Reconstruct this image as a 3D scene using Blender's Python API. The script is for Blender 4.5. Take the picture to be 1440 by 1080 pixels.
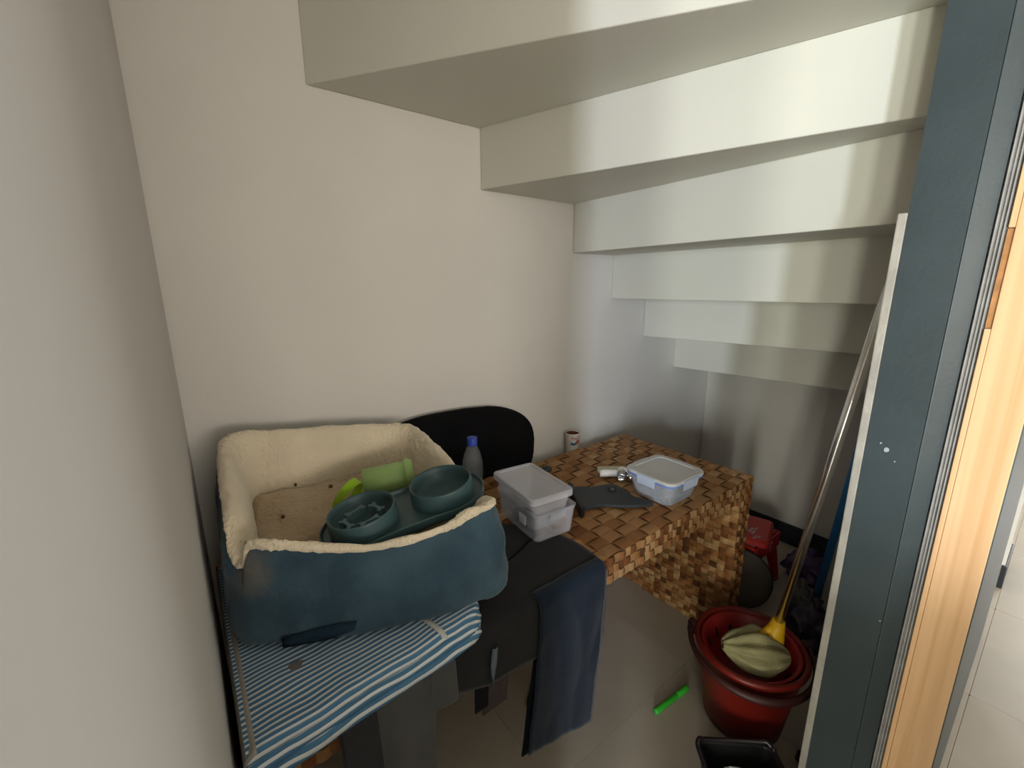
import bpy, bmesh, math, random
from mathutils import Vector, Matrix, noise
random.seed(7)
PI = math.pi
S = bpy.context.scene
for o in list(bpy.data.objects): bpy.data.objects.remove(o)
COL = S.collection

# ------------------------------------------------------------------ camera
F, PITCH, ROLL, YAW = 606.19, -0.2219, -0.0051, 0.9217
cd = bpy.data.cameras.new('camera'); cam = bpy.data.objects.new('camera', cd); COL.objects.link(cam)
cd.sensor_fit = 'HORIZONTAL'; cd.sensor_width = 36; cd.lens = 36 * F / 1440
cd.clip_start = 0.005; cd.clip_end = 60
d = Vector((math.cos(YAW) * math.cos(PITCH), math.sin(YAW) * math.cos(PITCH), math.sin(PITCH)))
r = Vector((math.sin(YAW), -math.cos(YAW), 0)); u = r.cross(d)
r2 = r * math.cos(ROLL) + u * math.sin(ROLL); u2 = u * math.cos(ROLL) - r * math.sin(ROLL)
m = Matrix((r2, u2, -d)).transposed().to_4x4(); m.translation = Vector((0.0112, -1.1896, 1.2448))
cam.matrix_world = m
S.camera = cam

# ------------------------------------------------------------------ world, lights, exposure
w = bpy.data.worlds.new('world'); S.world = w; w.use_nodes = True
bg = w.node_tree.nodes['Background']; bg.inputs[0].default_value = (0.75, 0.85, 1.0, 1); bg.inputs[1].default_value = 0.4
S.view_settings.view_transform = 'Standard'; S.view_settings.look = 'None'
S.view_settings.gamma = 1; S.view_settings.use_curve_mapping = False
S.view_settings.exposure = 0.35

def area(name, loc, rot, sx, sy, power, col):
    l = bpy.data.lights.new(name, 'AREA'); l.shape = 'RECTANGLE'; l.size = sx; l.size_y = sy
    l.energy = power; l.color = col
    o = bpy.data.objects.new(name, l); o.location = loc; o.rotation_euler = rot; COL.objects.link(o)
# daylight standing in three tall narrow windows of the room's left wall, then two added fill lamps
for yc, wd, pw, c in ((-4.05, .36, 150, (.80, .88, 1.0)), (-3.22, .30, 50, (.94, 1.0, .90)), (-2.45, .30, 44, (1.0, 1.0, .88))):
    area('window_light', (-3.17, yc, 1.05), (0, -PI / 2, 0), 1.3, wd, pw, c)
area('fill_light_wide', (.3, -5.42, 1.30), (PI / 2, 0, 0), 2.4, .8, 54, (1.0, .90, .80))  # added soft frontal fill for the closet, no known window
area('fill_light_right', (6.42, -2.2, 1.4), (0, PI / 2, 0), 1.6, 1.3, 75, (.95, .97, 1.0))  # added fill to brighten the outer floor, no window in that wall

# ------------------------------------------------------------------ materials
MATS = {}
def mat(name, col, rough=.6, spec=.3, var=0, vscale=6, bump=0, bscale=60, metal=0, sheen=0, col2=None):
    if name in MATS: return MATS[name]
    M = bpy.data.materials.new(name); M.use_nodes = True; nt = M.node_tree; b = nt.nodes['Principled BSDF']
    b.inputs['Base Color'].default_value = (*col, 1); b.inputs['Roughness'].default_value = rough
    b.inputs['Specular IOR Level'].default_value = spec; b.inputs['Metallic'].default_value = metal
    if sheen:
        b.inputs['Sheen Weight'].default_value = sheen; b.inputs['Sheen Roughness'].default_value = .5
    tc = nt.nodes.new('ShaderNodeTexCoord')
    if var or col2:
        n = nt.nodes.new('ShaderNodeTexNoise'); n.inputs['Scale'].default_value = vscale; n.inputs['Detail'].default_value = 5
        nt.links.new(tc.outputs['Object'], n.inputs['Vector'])
        rp = nt.nodes.new('ShaderNodeValToRGB')
        a = col; c2 = col2 or tuple(x * (1 - var) for x in col)
        rp.color_ramp.elements[0].position = .38; rp.color_ramp.elements[1].position = .66
        rp.color_ramp.elements[0].color = (*c2, 1); rp.color_ramp.elements[1].color = (*a, 1)
        nt.links.new(n.outputs['Fac'], rp.inputs[0]); nt.links.new(rp.outputs[0], b.inputs['Base Color'])
    if bump:
        n2 = nt.nodes.new('ShaderNodeTexNoise'); n2.inputs['Scale'].default_value = bscale; n2.inputs['Detail'].default_value = 3
        nt.links.new(tc.outputs['Object'], n2.inputs['Vector'])
        bp = nt.nodes.new('ShaderNodeBump'); bp.inputs['Strength'].default_value = bump; bp.inputs['Distance'].default_value = .004
        nt.links.new(n2.outputs['Fac'], bp.inputs['Height']); nt.links.new(bp.outputs[0], b.inputs['Normal'])
    MATS[name] = M; return M
def plastic_clear(name, col, alpha, rough=.25):
    if name in MATS: return MATS[name]
    M = mat(name, col, rough, .5); nt = M.node_tree; b = nt.nodes['Principled BSDF']
    out = nt.nodes['Material Output']; t = nt.nodes.new('ShaderNodeBsdfTransparent'); mx = nt.nodes.new('ShaderNodeMixShader')
    t.inputs[0].default_value = (.93, .95, .97, 1)
    mx.inputs[0].default_value = alpha
    nt.links.new(t.outputs[0], mx.inputs[1]); nt.links.new(b.outputs[0], mx.inputs[2]); nt.links.new(mx.outputs[0], out.inputs[0])
    return M
def striped(name):
    M = mat(name, (.7, .74, .76), .8, .2, bump=.25, bscale=300); nt = M.node_tree; b = nt.nodes['Principled BSDF']
    tc = nt.nodes.new('ShaderNodeTexCoord'); sp = nt.nodes.new('ShaderNodeSeparateXYZ'); nt.links.new(tc.outputs['Object'], sp.inputs[0])
    n = nt.nodes.new('ShaderNodeTexNoise'); n.inputs['Scale'].default_value = 9; nt.links.new(tc.outputs['Object'], n.inputs['Vector'])
    ma = nt.nodes.new('ShaderNodeMath'); ma.operation = 'MULTIPLY_ADD'; ma.inputs[1].default_value = .012
    nt.links.new(n.outputs['Fac'], ma.inputs[0]); nt.links.new(sp.outputs['Y'], ma.inputs[2])
    dv = nt.nodes.new('ShaderNodeMath'); dv.operation = 'DIVIDE'; dv.inputs[1].default_value = .0096; nt.links.new(ma.outputs[0], dv.inputs[0])
    fr = nt.nodes.new('ShaderNodeMath'); fr.operation = 'FRACT'; nt.links.new(dv.outputs[0], fr.inputs[0])
    rp = nt.nodes.new('ShaderNodeValToRGB'); e = rp.color_ramp.elements
    e[0].position = 0; e[0].color = (.07, .18, .31, 1); e[1].position = .52; e[1].color = (.09, .215, .36, 1)
    x = e.new(.62); x.color = (.66, .69, .69, 1); x = e.new(.93); x.color = (.70, .72, .72, 1); x = e.new(.99); x.color = (.07, .18, .31, 1)
    nt.links.new(fr.outputs[0], rp.inputs[0]); nt.links.new(rp.outputs[0], b.inputs['Base Color'])
    return M
def wood(name):
    M = mat(name, (.78, .45, .20), .55, .3); nt = M.node_tree; b = nt.nodes['Principled BSDF']
    tc = nt.nodes.new('ShaderNodeTexCoord'); mp = nt.nodes.new('ShaderNodeMapping'); mp.inputs['Scale'].default_value = (60, 60, 1.4)
    n = nt.nodes.new('ShaderNodeTexNoise'); n.inputs['Scale'].default_value = 1.0; n.inputs['Detail'].default_value = 6; n.inputs['Distortion'].default_value = .6
    rp = nt.nodes.new('ShaderNodeValToRGB'); e = rp.color_ramp.elements
    e[0].position = .3; e[0].color = (.70, .40, .19, 1); e[1].position = .7; e[1].color = (.88, .57, .32, 1)
    nt.links.new(tc.outputs['Object'], mp.inputs[0]); nt.links.new(mp.outputs[0], n.inputs['Vector'])
    nt.links.new(n.outputs['Fac'], rp.inputs[0]); nt.links.new(rp.outputs[0], b.inputs['Base Color'])
    return M
WALL = mat('wall_paint', (.72, .69, .645), .75, .25, var=.05, vscale=2.5, bump=.06, bscale=90)
STAIRP = mat('stair_paint', (.66, .65, .575), .7, .25, var=.04, vscale=2, bump=.05, bscale=90)
ROOMP = mat('room_paint', (.72, .69, .62), .8, .2, var=.04)
TILE = mat('floor_tile', (.50, .44, .355), .35, .4, var=.10, vscale=5, bump=.03, bscale=40)
GROUT = mat('grout', (.45, .40, .325), .9, .1, var=.1)
BLUE = mat('slate_blue_paint', (.045, .062, .068), .42, .45, var=.18, vscale=7, bump=.08, bscale=120)
SEAL = mat('seal_strip', (.40, .39, .375), .6, .3, var=.2, vscale=30)
SKIRT = mat('skirting_paint', (.022, .027, .033), .5, .4, var=.2)
PLASTER = mat('plaster', (.46, .43, .38), .9, .1, var=.25, vscale=14, bump=.4, bscale=80)
WOOD = wood('bare_wood'); WOOD2 = mat('mortise_wood', (.62, .30, .12), .7, .2, var=.4, vscale=30)
RAT = [mat('rattan_%s' % n, c, .55, .3, var=.35, vscale=45, bump=.5, bscale=160) for n, c in
       (('straw', (.58, .335, .145)), ('honey', (.48, .24, .090)), ('amber', (.39, .165, .052)), ('chestnut', (.26, .092, .027)), ('umber', (.165, .060, .019)))]
CORE = mat('rattan_core', (.20, .095, .036), .8, .2, var=.3)
PLUSH = mat('blue_plush', (.028, .056, .080), .9, .1, vscale=11, bump=.5, bscale=140, sheen=.15, col2=(.052, .094, .124))
def stain_on(M, p, r0, r1, col):
    nt = M.node_tree; b = nt.nodes['Principled BSDF']; src = b.inputs['Base Color'].links[0].from_socket
    tc = nt.nodes.new('ShaderNodeTexCoord'); n = nt.nodes.new('ShaderNodeTexNoise'); n.inputs['Scale'].default_value = 28
    sc = nt.nodes.new('ShaderNodeVectorMath'); sc.operation = 'MULTIPLY'; sc.inputs[1].default_value = (.045, .045, .045)
    ad = nt.nodes.new('ShaderNodeVectorMath'); ad.operation = 'ADD'; ds = nt.nodes.new('ShaderNodeVectorMath'); ds.operation = 'DISTANCE'
    ds.inputs[1].default_value = tuple(x + .022 for x in p)
    mr = nt.nodes.new('ShaderNodeMapRange'); mr.inputs[1].default_value = r0; mr.inputs[2].default_value = r1; mr.inputs[3].default_value = .75; mr.inputs[4].default_value = 0
    mx = nt.nodes.new('ShaderNodeMix'); mx.data_type = 'RGBA'; mx.inputs[7].default_value = (*col, 1)
    nt.links.new(tc.outputs['Object'], n.inputs['Vector']); nt.links.new(n.outputs['Color'], sc.inputs[0]); nt.links.new(sc.outputs[0], ad.inputs[0])
    nt.links.new(tc.outputs['Object'], ad.inputs[1]); nt.links.new(ad.outputs[0], ds.inputs[0]); nt.links.new(ds.outputs['Value'], mr.inputs[0])
    nt.links.new(mr.outputs[0], mx.inputs[0]); nt.links.new(src, mx.inputs[6]); nt.links.new(mx.outputs[2], b.inputs['Base Color'])
stain_on(PLUSH, (.022, -.465, .145), .012, .060, (.20, .165, .12))   # muddy smudge at the bed's front corner
FLEECE = mat('cream_fleece', (.80, .69, .51), .95, .1, bump=.9, bscale=190, sheen=.4, var=.10, vscale=9)
CUSH = mat('cushion_fleece', (.58, .45, .31), .95, .1, bump=.9, bscale=170, sheen=.3, vscale=10, col2=(.48, .36, .23))
SPOT = mat('dark_lint', (.12, .08, .05), .9, .1, var=.2)
TEAL = mat('teal_silicone', (.048, .098, .106), .42, .4, var=.1)
CUPG = mat('pale_green_plastic', (.36, .54, .19), .45, .4, var=.12)
LIME = mat('lime_silicone', (.30, .52, .015), .4, .4, var=.1)
BLACKF = mat('black_mesh_fabric', (.006, .006, .007), .9, .1, bump=.4, bscale=400, var=.2)
BLACKP = mat('black_plastic', (.010, .010, .011), .45, .4, var=.2)
DARKP = mat('charcoal_plastic', (.030, .033, .037), .5, .4, var=.2)
CHAR = mat('charcoal_cloth', (.018, .018, .019), .9, .15, bump=.3, bscale=260, var=.25, vscale=8, sheen=.1)
GREYC = mat('grey_cloth', (.085, .085, .084), .9, .15, bump=.3, bscale=260, var=.2, vscale=8, sheen=.1)
NAVY = mat('navy_cloth', (.008, .016, .031), .9, .15, bump=.3, bscale=260, var=.25, vscale=8, sheen=.15)
BROWNC = mat('brown_cloth', (.055, .04, .04), .9, .15, bump=.3, bscale=260, var=.2)
LIGHTBL = mat('blue_cloth_highlight', (.14, .18, .21), .9, .15, bump=.3, bscale=200, var=.4, vscale=25)
STRIPE = striped('striped_ticking'); BIND = mat('grey_binding', (.40, .37, .33), .9, .1, bump=.4, bscale=250, var=.2)
TAPE = mat('white_tape', (.62, .62, .58), .8, .2, bump=.2, bscale=250, var=.15)
CLEAR = plastic_clear('frosted_plastic', (.82, .82, .88), .24, .3); CLEARL = plastic_clear('frosted_lid', (.80, .80, .86), .42, .35)
TUB = plastic_clear('tub_plastic', (.72, .74, .80), .30, .15); TUBL = plastic_clear('tub_lid', (.74, .73, .70), .72, .4)
CLIP = plastic_clear('clip_plastic', (.72, .78, .90), .5, .3); SEALB = mat('blue_gasket', (.16, .26, .62), .5, .4, var=.1)
GRAIN = mat('grey_granules', (.34, .33, .33), .6, .3, var=.5, vscale=120, bump=1, bscale=160)
BOTTLE = plastic_clear('bottle_plastic', (.62, .65, .68), .12, .08); CAPB = mat('blue_cap', (.035, .075, .42), .4, .4, var=.1)
CHROME = mat('chrome', (.78, .77, .75), .24, .5, metal=1, var=.08, vscale=30)
WHITEP = mat('white_plastic', (.80, .78, .72), .4, .4, var=.06); IVORY = mat('ivory_plastic', (.60, .56, .38), .5, .3, var=.2, vscale=30)
PAPER = mat('tub_print_white', (.72, .66, .60), .6, .3, var=.1); PRINTR = mat('print_red', (.50, .08, .04), .6, .3, var=.1)
PRINTB = mat('print_blue', (.05, .13, .22), .6, .3, var=.1); CARD = mat('brown_card', (.20, .085, .035), .85, .1, var=.3, vscale=25)
REDS = mat('stool_red_plastic', (.50, .03, .025), .4, .4, var=.1)
RED = mat('red_plastic', (.16, .009, .005), .4, .4, var=.15); RED2 = mat('bright_red_plastic', (.24, .010, .009), .4, .4, var=.12)
DKRED = mat('dark_red_handle', (.05, .012, .010), .5, .4, var=.3)
MOPC = mat('mop_cloth', (.37, .33, .17), .95, .1, bump=.6, bscale=130, var=.3, vscale=14); YEL = mat('yellow_plastic', (.75, .42, .008), .45, .4, var=.1)
BLUEP = mat('blue_pole', (.03, .19, .48), .4, .4, var=.12); PURP = mat('purple_film', (.075, .03, .13), .35, .5, var=.4, vscale=25)
GREYB = mat('grey_film', (.20, .19, .17), .5, .4, var=.35, vscale=20); MARK = mat('green_marker', (.06, .62, .05), .4, .4, var=.08)
DISC = mat('taupe_fabric', (.13, .105, .09), .85, .2, var=.25, bump=.3, bscale=150); WHITEC = mat('white_paper', (.70, .70, .72), .8, .2, var=.1)
PANEL = mat('pale_board', (.50, .52, .48), .6, .3, var=.12)

# ------------------------------------------------------------------ helpers
def link(name, me, parent=None, loc=None, smooth=False, mats=()):
    o = bpy.data.objects.new(name, me); COL.objects.link(o)
    if parent: o.parent = parent
    if loc: o.location = loc
    for x in mats: me.materials.append(x)
    if smooth:
        for p in me.polygons: p.use_smooth = True
    return o
def ob(name, bm, mt, parent=None, loc=None, smooth=False, bevel=0, sub=0, solid=0, norm=True):
    if norm: bmesh.ops.recalc_face_normals(bm, faces=bm.faces)
    me = bpy.data.meshes.new(name); bm.to_mesh(me); bm.free()
    o = link(name, me, parent, loc, smooth, mt if isinstance(mt, (list, tuple)) else [mt])
    if solid:
        k = o.modifiers.new('solid', 'SOLIDIFY'); k.thickness = solid; k.offset = 0
    if bevel:
        k = o.modifiers.new('bevel', 'BEVEL'); k.width = bevel; k.segments = 2; k.limit_method = 'ANGLE'
    if sub:
        k = o.modifiers.new('sub', 'SUBSURF'); k.levels = sub; k.render_levels = sub
    return o
CT = bpy.data.textures.new('fuzz', 'CLOUDS'); CT.noise_scale = .009; CT.noise_depth = 2
CT2 = bpy.data.textures.new('lumps', 'CLOUDS'); CT2.noise_scale = .05; CT2.noise_depth = 1
def fuzz(o, a, b, lv=1):
    k = o.modifiers.new('sub2', 'SUBSURF'); k.levels = lv; k.render_levels = lv
    for t, st_ in ((CT2, b), (CT, a)):
        k = o.modifiers.new('fuzz', 'DISPLACE'); k.texture = t; k.strength = st_; k.mid_level = .5; k.texture_coords = 'LOCAL'
    return o
def thing(name, label, cat, loc=(0, 0, 0), rot=(0, 0, 0), group=None):
    o = bpy.data.objects.new(name, None); COL.objects.link(o); o.location = loc; o.rotation_euler = rot
    o.empty_display_size = .05
    return tag(o, label, cat, group)
def tag(o, label, cat, group=None):
    o['label'] = label; o['category'] = cat
    if group: o['group'] = group
    return o
def struct(o): o['kind'] = 'structure'; return o
def box(x0, x1, y0, y1, z0, z1, bm=None):
    bm = bm or bmesh.new(); v = [bm.verts.new((x, y, z)) for z in (z0, z1) for y in (y0, y1) for x in (x0, x1)]
    for f in ((0, 2, 3, 1), (4, 5, 7, 6), (0, 1, 5, 4), (2, 6, 7, 3), (0, 4, 6, 2), (1, 3, 7, 5)): bm.faces.new([v[i] for i in f])
    return bm
def prism(poly, z0, z1, bm=None):
    bm = bm or bmesh.new(); a = [bm.verts.new((x, y, z0)) for x, y in poly]; b = [bm.verts.new((x, y, z1)) for x, y in poly]; n = len(poly)
    bm.faces.new(a[::-1]); bm.faces.new(b)
    for i in range(n): bm.faces.new((a[i], a[(i + 1) % n], b[(i + 1) % n], b[i]))
    return bm
def loft(loops, bm=None, closed=True, cap0=False, cap1=False, wrap=False):
    bm = bm or bmesh.new(); L = [[bm.verts.new(p) for p in lp] for lp in loops]; n = len(L[0])
    prs = list(zip(L, L[1:])) + ([(L[-1], L[0])] if wrap else [])
    for a, b in prs:
        for i in range(n if closed else n - 1):
            j = (i + 1) % n; bm.faces.new((a[i], a[j], b[j], b[i]))
    if cap0: bm.faces.new(L[0][::-1])
    if cap1: bm.faces.new(L[-1])
    return bm
def lathe(prof, n=40, bm=None, sx=1, sy=1, cap0=False, cap1=False, c=(0, 0)):
    return loft([[(c[0] + rr * sx * math.cos(2 * PI * i / n), c[1] + rr * sy * math.sin(2 * PI * i / n), z) for i in range(n)] for rr, z in prof], bm, cap0=cap0, cap1=cap1)
def tube(pts, rad, n=10, bm=None, caps=True):
    bm = bm or bmesh.new(); pts = [Vector(p) for p in pts]; loops = []; prev = None
    for i, p in enumerate(pts):
        t = (pts[min(i + 1, len(pts) - 1)] - pts[max(i - 1, 0)]).normalized()
        a = prev if prev else (Vector((0, 0, 1)) if abs(t.z) < .9 else Vector((1, 0, 0)))
        x = (a - t * a.dot(t)).normalized(); prev = x; y = t.cross(x); rr = rad[i] if isinstance(rad, (list, tuple)) else rad
        loops.append([tuple(p + x * rr * math.cos(2 * PI * k / n) + y * rr * math.sin(2 * PI * k / n)) for k in range(n)])
    return loft(loops, bm, cap0=caps, cap1=caps)
def rrect(hx, hy, rad, z, seg=5, c=(0, 0)):
    P = []
    for k, (sx, sy) in enumerate(((1, 1), (-1, 1), (-1, -1), (1, -1))):
        for i in range(seg + 1):
            a = k * PI / 2 + i / seg * PI / 2
            P.append((c[0] + sx * (hx - rad) + rad * math.cos(a), c[1] + sy * (hy - rad) + rad * math.sin(a), z))
    return P
def sheet(fn, nu, nv, bm=None):
    bm = bm or bmesh.new(); g = [[bm.verts.new(fn(i / nu, j / nv)) for j in range(nv + 1)] for i in range(nu + 1)]
    for i in range(nu):
        for j in range(nv): bm.faces.new((g[i][j], g[i + 1][j], g[i + 1][j + 1], g[i][j + 1]))
    return bm
def nz(x, y, z=0, s=1): return noise.noise(Vector((x * s, y * s, z * s)))
def lerp(a, b, t): return a + (b - a) * t
def interp(tab, x):
    for (x0, y0), (x1, y1) in zip(tab, tab[1:]):
        if x <= x1: return y0 + (y1 - y0) * max(0, (x - x0)) / (x1 - x0)
    return tab[-1][1]

# ------------------------------------------------------------------ structure: closet
struct(ob('wall_back', box(-.20, 2.45, 0, .15, -.02, 2.9), WALL))
struct(ob('wall_left', box(-.20, -.015, -1.165, -.002, -.02, 2.9), mat('left_wall_paint_shaded', (.60, .58, .555), .75, .25, var=.05, vscale=2.5, bump=.06, bscale=90), bevel=.004))  # wall paint darkened in colour to stand in for shade on this side
struct(ob('wall_end', box(2.25, 2.45, -.984, -.002, -.02, 1.3), WALL))
# floor base and tiles
fl = struct(ob('floor', box(-3.4, 6.6, -5.6, 0, -.10, -.012), GROUT))
tp = {}
T = .60
def tile(x0, x1, y0, y1):
    g = .0003; key = (round(x1 - x0, 3), round(y1 - y0, 3))
    if key not in tp:
        hx, hy = (x1 - x0) / 2 - g, (y1 - y0) / 2 - g
        bm = loft([rrect(hx, hy, .003, -.011, 1), rrect(hx, hy, .003, -.0007, 1), rrect(hx - .0007, hy - .0007, .003, 0, 1)], cap1=True)
        bmesh.ops.recalc_face_normals(bm, faces=bm.faces)
        me = bpy.data.meshes.new('tile'); bm.to_mesh(me); bm.free(); me.materials.append(TILE); tp[key] = me
    link('tile', tp[key], fl, ((x0 + x1) / 2, (y0 + y1) / 2, 0))
xs = [-3.4] + [-3.0 + T * i for i in range(16)] + [6.6]
ys = [-5.6] + [-5.375 + T * i for i in range(9)] + [0]
for x0, x1 in zip(xs, xs[1:]):
    for y0, y1 in zip(ys, ys[1:]): tile(x0, x1, y0, y1)
# winder stairs seen from underneath: every step a solid of its own
Z1, RS = 1.7053, .17
X = [None, .3156, .7969, 1.1981, 1.4263, 1.6541, 1.9134]; SL = [None, -.6743, -.3229, .0095, -.0394, -.12, -.09]
YR = -.981
st = bpy.data.objects.new('staircase', None); COL.objects.link(st); struct(st)
def edge(i): return (X[i], 0), (X[i] + SL[i] * YR, YR)
for i in range(1, 7):
    a0, a1 = edge(i)
    b0, b1 = edge(i + 1) if i < 6 else ((2.25, 0), (2.25, YR))
    z = Z1 - (i - 1) * RS
    ob('step', prism([(a0[0], -.001), a1, b1, (b0[0], -.001)], z, z + RS * 1.12), STAIRP, st, bevel=.003)
a0, a1 = edge(1)
ob('step', prism([(-.015, -.001), (-.015, -.33), (a1[0] - .01, YR), a1, (a0[0], -.001)], Z1 + RS, Z1 + 2.2 * RS), STAIRP, st)
ob('step', prism([(-.015, -.33), (-.015, YR), (a1[0] - .01, YR)], Z1 + 2 * RS, Z1 + 3.2 * RS), STAIRP, st)
struct(ob('ceiling', box(-.2, 2.45, -1.165, .15, 2.35, 2.5), STAIRP))

# ------------------------------------------------------------------ structure: front wall, frame, open door
PX = .98
Q = PX / 1.2
def by(y): return -1.1896 + (y + 1.1896) * Q   # same bearing from the doorway's left jamb
struct(ob('wall_front', box(PX + .02, 2.6, -1.06, YR - .004, -.02, 2.9), WALL))
struct(ob('wall_header', box(-.015, PX + .02, -1.165, YR - .004, 1.86, 2.9), WALL))
struct(ob('wall_pier', box(2.6, 2.85, -1.168, -.925, -.02, 2.9), ROOMP))
struct(ob('trim_1', prism([(PX, by(-.9405)), (PX + .018, by(-.9405)), (PX + .018, by(-.924)), (PX, by(-.924))], 0, 1.36), PLASTER, bevel=.002))
fr = struct(bpy.data.objects.new('trim_2', None)); COL.objects.link(fr)
ob('jamb_face', prism([(PX, by(-1.029)), (PX, by(-.941)), (PX + .018, by(-.941)), (PX + .018, by(-1.029))], 0, 2.05), BLUE, fr)
ob('door_stop', prism([(PX, by(-1.0293)), (PX, by(-1.032)), (PX + .022, by(-1.0595)), (PX + .022, by(-1.0293))], 0, 2.05), BLUE, fr, bevel=.0015)
for k in range(3):
    y = by(-1.0605 - k * .0056)
    ob('seal_strip', prism([(PX + .026, y - .0037), (PX + .0205 + .002 * (k == 1), y - .0025), (PX + .0205 + .002 * (k == 1), y - .001), (PX + .026, y)], 0, 2.05), SEAL, fr)
ob('seal_strip', box(PX + .0262, PX + .04, by(-1.0775), by(-1.0595), 0, 2.05), SEAL, fr)
for q, (yy, zz, s) in enumerate(((by(-.978), .958, .0037), (by(-1.025), .628, .0013), (by(-.9665), .968, .0013), (by(-.995), .94, .001))):
    bm = bmesh.new(); n = 9
    vs = [bm.verts.new((PX - .0005, yy + s * (1 + .5 * nz(i, q, 0, 1.7)) * math.cos(2 * PI * i / n), zz + 1.3 * s * (1 + .5 * nz(i, q, 3, 1.7)) * math.sin(2 * PI * i / n))) for i in range(n)]
    bm.faces.new(vs); ob('paint_chip', bm, mat('chip_white', (.40, .47, .47), .7, .2, var=.1), fr, solid=.0006)
dr = struct(bpy.data.objects.new('door_1', None)); COL.objects.link(dr); DX = PX + .022; Y0, Y1 = by(-1.1555), by(-1.0785)
ob('leaf', box(DX + .002, 2.17, Y0 - .0015, Y1, .012, 2.08), BLUE, dr, bevel=.002)
ob('edge_strip', box(DX - .004, DX + .0015, Y0, Y1 - .0073, .012, 2.08), WOOD, dr, bevel=.001)
ob('edge_strip', box(DX - .004, DX + .0015, Y1 - .0070, Y1, .012, 1.178), WOOD, dr, bevel=.001)
ob('edge_strip', box(DX - .004, DX + .0015, Y1 - .0070, Y1, 1.326, 2.08), WOOD, dr, bevel=.001)
ob('hinge_mortise', box(DX - .001, DX + .0015, Y1 - .0070, Y1, 1.179, 1.325), WOOD2, dr)
# skirtings
struct(ob('baseboard_end', box(2.238, 2.25, -.982, -.013, 0, .1018), SKIRT, bevel=.002))
struct(ob('baseboard_back', box(-.015, 2.25, -.0125, -.0005, 0, .1018), SKIRT, bevel=.002))
struct(ob('baseboard_left', box(-.015, -.003, -1.165, -.013, 0, .1018), SKIRT, bevel=.002))
struct(ob('baseboard_pier', box(2.588, 2.86, -1.1745, -1.16, 0, .1018), SKIRT, bevel=.002))
# ------------------------------------------------------------------ structure: the room the camera stands in
struct(ob('wall_room_right', box(6.5, 6.7, -5.6, -.9, -.02, 2.8), ROOMP))
struct(ob('wall_room_far', box(2.85, 6.5, -1.0, -.85, -.02, 2.8), ROOMP))
struct(ob('wall_room_left_front', box(-3.4, -.2, -1.165, -.95, -.02, 2.8), ROOMP))
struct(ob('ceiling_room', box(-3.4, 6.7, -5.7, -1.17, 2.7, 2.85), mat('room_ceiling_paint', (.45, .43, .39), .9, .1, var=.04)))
struct(ob('blocker_half_wall', box(-.12, 1.05, -1.62, -1.50, -.02, .80), ROOMP, bevel=.004))  # unseen low wall, added to keep daylight off the closet floor
wl = box(-3.4, -3.2, -5.6, -4.26, -.02, 2.8)
for a, b in ((-3.82, -3.37), (-3.07, -2.60), (-2.30, -1.165)): box(-3.4, -3.2, a, b, -.02, 2.8, wl)
for a, b in ((-4.26, -3.82), (-3.37, -3.07), (-2.60, -2.30)):
    box(-3.4, -3.2, a, b, -.02, .35, wl); box(-3.4, -3.2, a, b, 1.75, 2.8, wl)
struct(ob('wall_room_left', wl, ROOMP))
wr = box(-3.4, -1.0, -5.7, -5.5, -.02, 2.8); box(1.6, 6.7, -5.7, -5.5, -.02, 2.8, wr); box(-1.0, 1.6, -5.7, -5.5, -.02, .85, wr); box(-1.0, 1.6, -5.7, -5.5, 1.75, 2.8, wr)
struct(ob('wall_room_rear', wr, ROOMP))

# ------------------------------------------------------------------ woven desk
H, LX, DY0, DY1, TH = .622, 1.473, -.612, -.071, .0746
desk = thing('woven_desk', 'long brown woven rattan desk with panel legs standing along the back wall', 'desk', (0, 0, 0))
ob('desk_top', box(-.004, LX - .004, DY0 + .004, DY1, H - TH + .003, H - .004), CORE, desk, bevel=.004)
ob('leg_panel', box(LX - TH + .004, LX - .004, DY0 + .004, DY1, .002, H - TH + .002), CORE, desk, bevel=.003)
ob('leg_panel', box(-.004, TH - .012, DY0 + .004, DY1, .002, H - TH + .002), CORE, desk, bevel=.003)
CELLM = {}
def cellmesh(di, tone):
    k = (di, tone)
    if k not in CELLM:
        bm = bmesh.new(); n = 4; lo = -.42
        P = []
        for i in range(n + 1):
            for j in range(3):
                a = i / n * 1.0 - .5; b = j / 2 * .94 - .47
                hgt = math.cos(a * PI) ** .8 if abs(a) < .499 else 0
                hgt = hgt * (1.0 if j == 1 else .88) + lo * (1 - hgt) * .5
                P.append(bm.verts.new((a * 1.04, b, hgt) if di == 0 else (b, a * 1.04, hgt)))
        for i in range(n):
            for j in range(2): bm.faces.new((P[i * 3 + j], P[i * 3 + j + 1], P[i * 3 + j + 4], P[i * 3 + j + 3]))
        bmesh.ops.recalc_face_normals(bm, faces=bm.faces)
        for f in bm.faces:
            if f.normal.z < 0: f.normal_flip()
        me = bpy.data.meshes.new('woven_strip'); bm.to_mesh(me); bm.free(); me.materials.append(RAT[tone])
        for p in me.polygons: p.use_smooth = True
        CELLM[k] = me
    return CELLM[k]
CELLS = []
def weave(o, U, V, N, lu, lv, cu, cv, hgt, wts, seed):
    rnd = random.Random(seed); nu, nv = max(1, round(lu / cu)), max(1, round(lv / cv)); su, sv = lu / nu, lv / nv
    for i in range(nu):
        for j in range(nv):
            p = Vector(o) + Vector(U) * (i + .5) * su + Vector(V) * (j + .5) * sv
            tone = rnd.choices(range(5), wts)[0]
            M = Matrix((Vector(U) * su * rnd.uniform(.97, 1.0), Vector(V) * sv * rnd.uniform(.97, 1.0), Vector(N) * hgt * rnd.uniform(.8, 1.1))).transposed().to_4x4()
            M.translation = p; CELLS.append((M, (i + j) % 2, tone))
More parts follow.
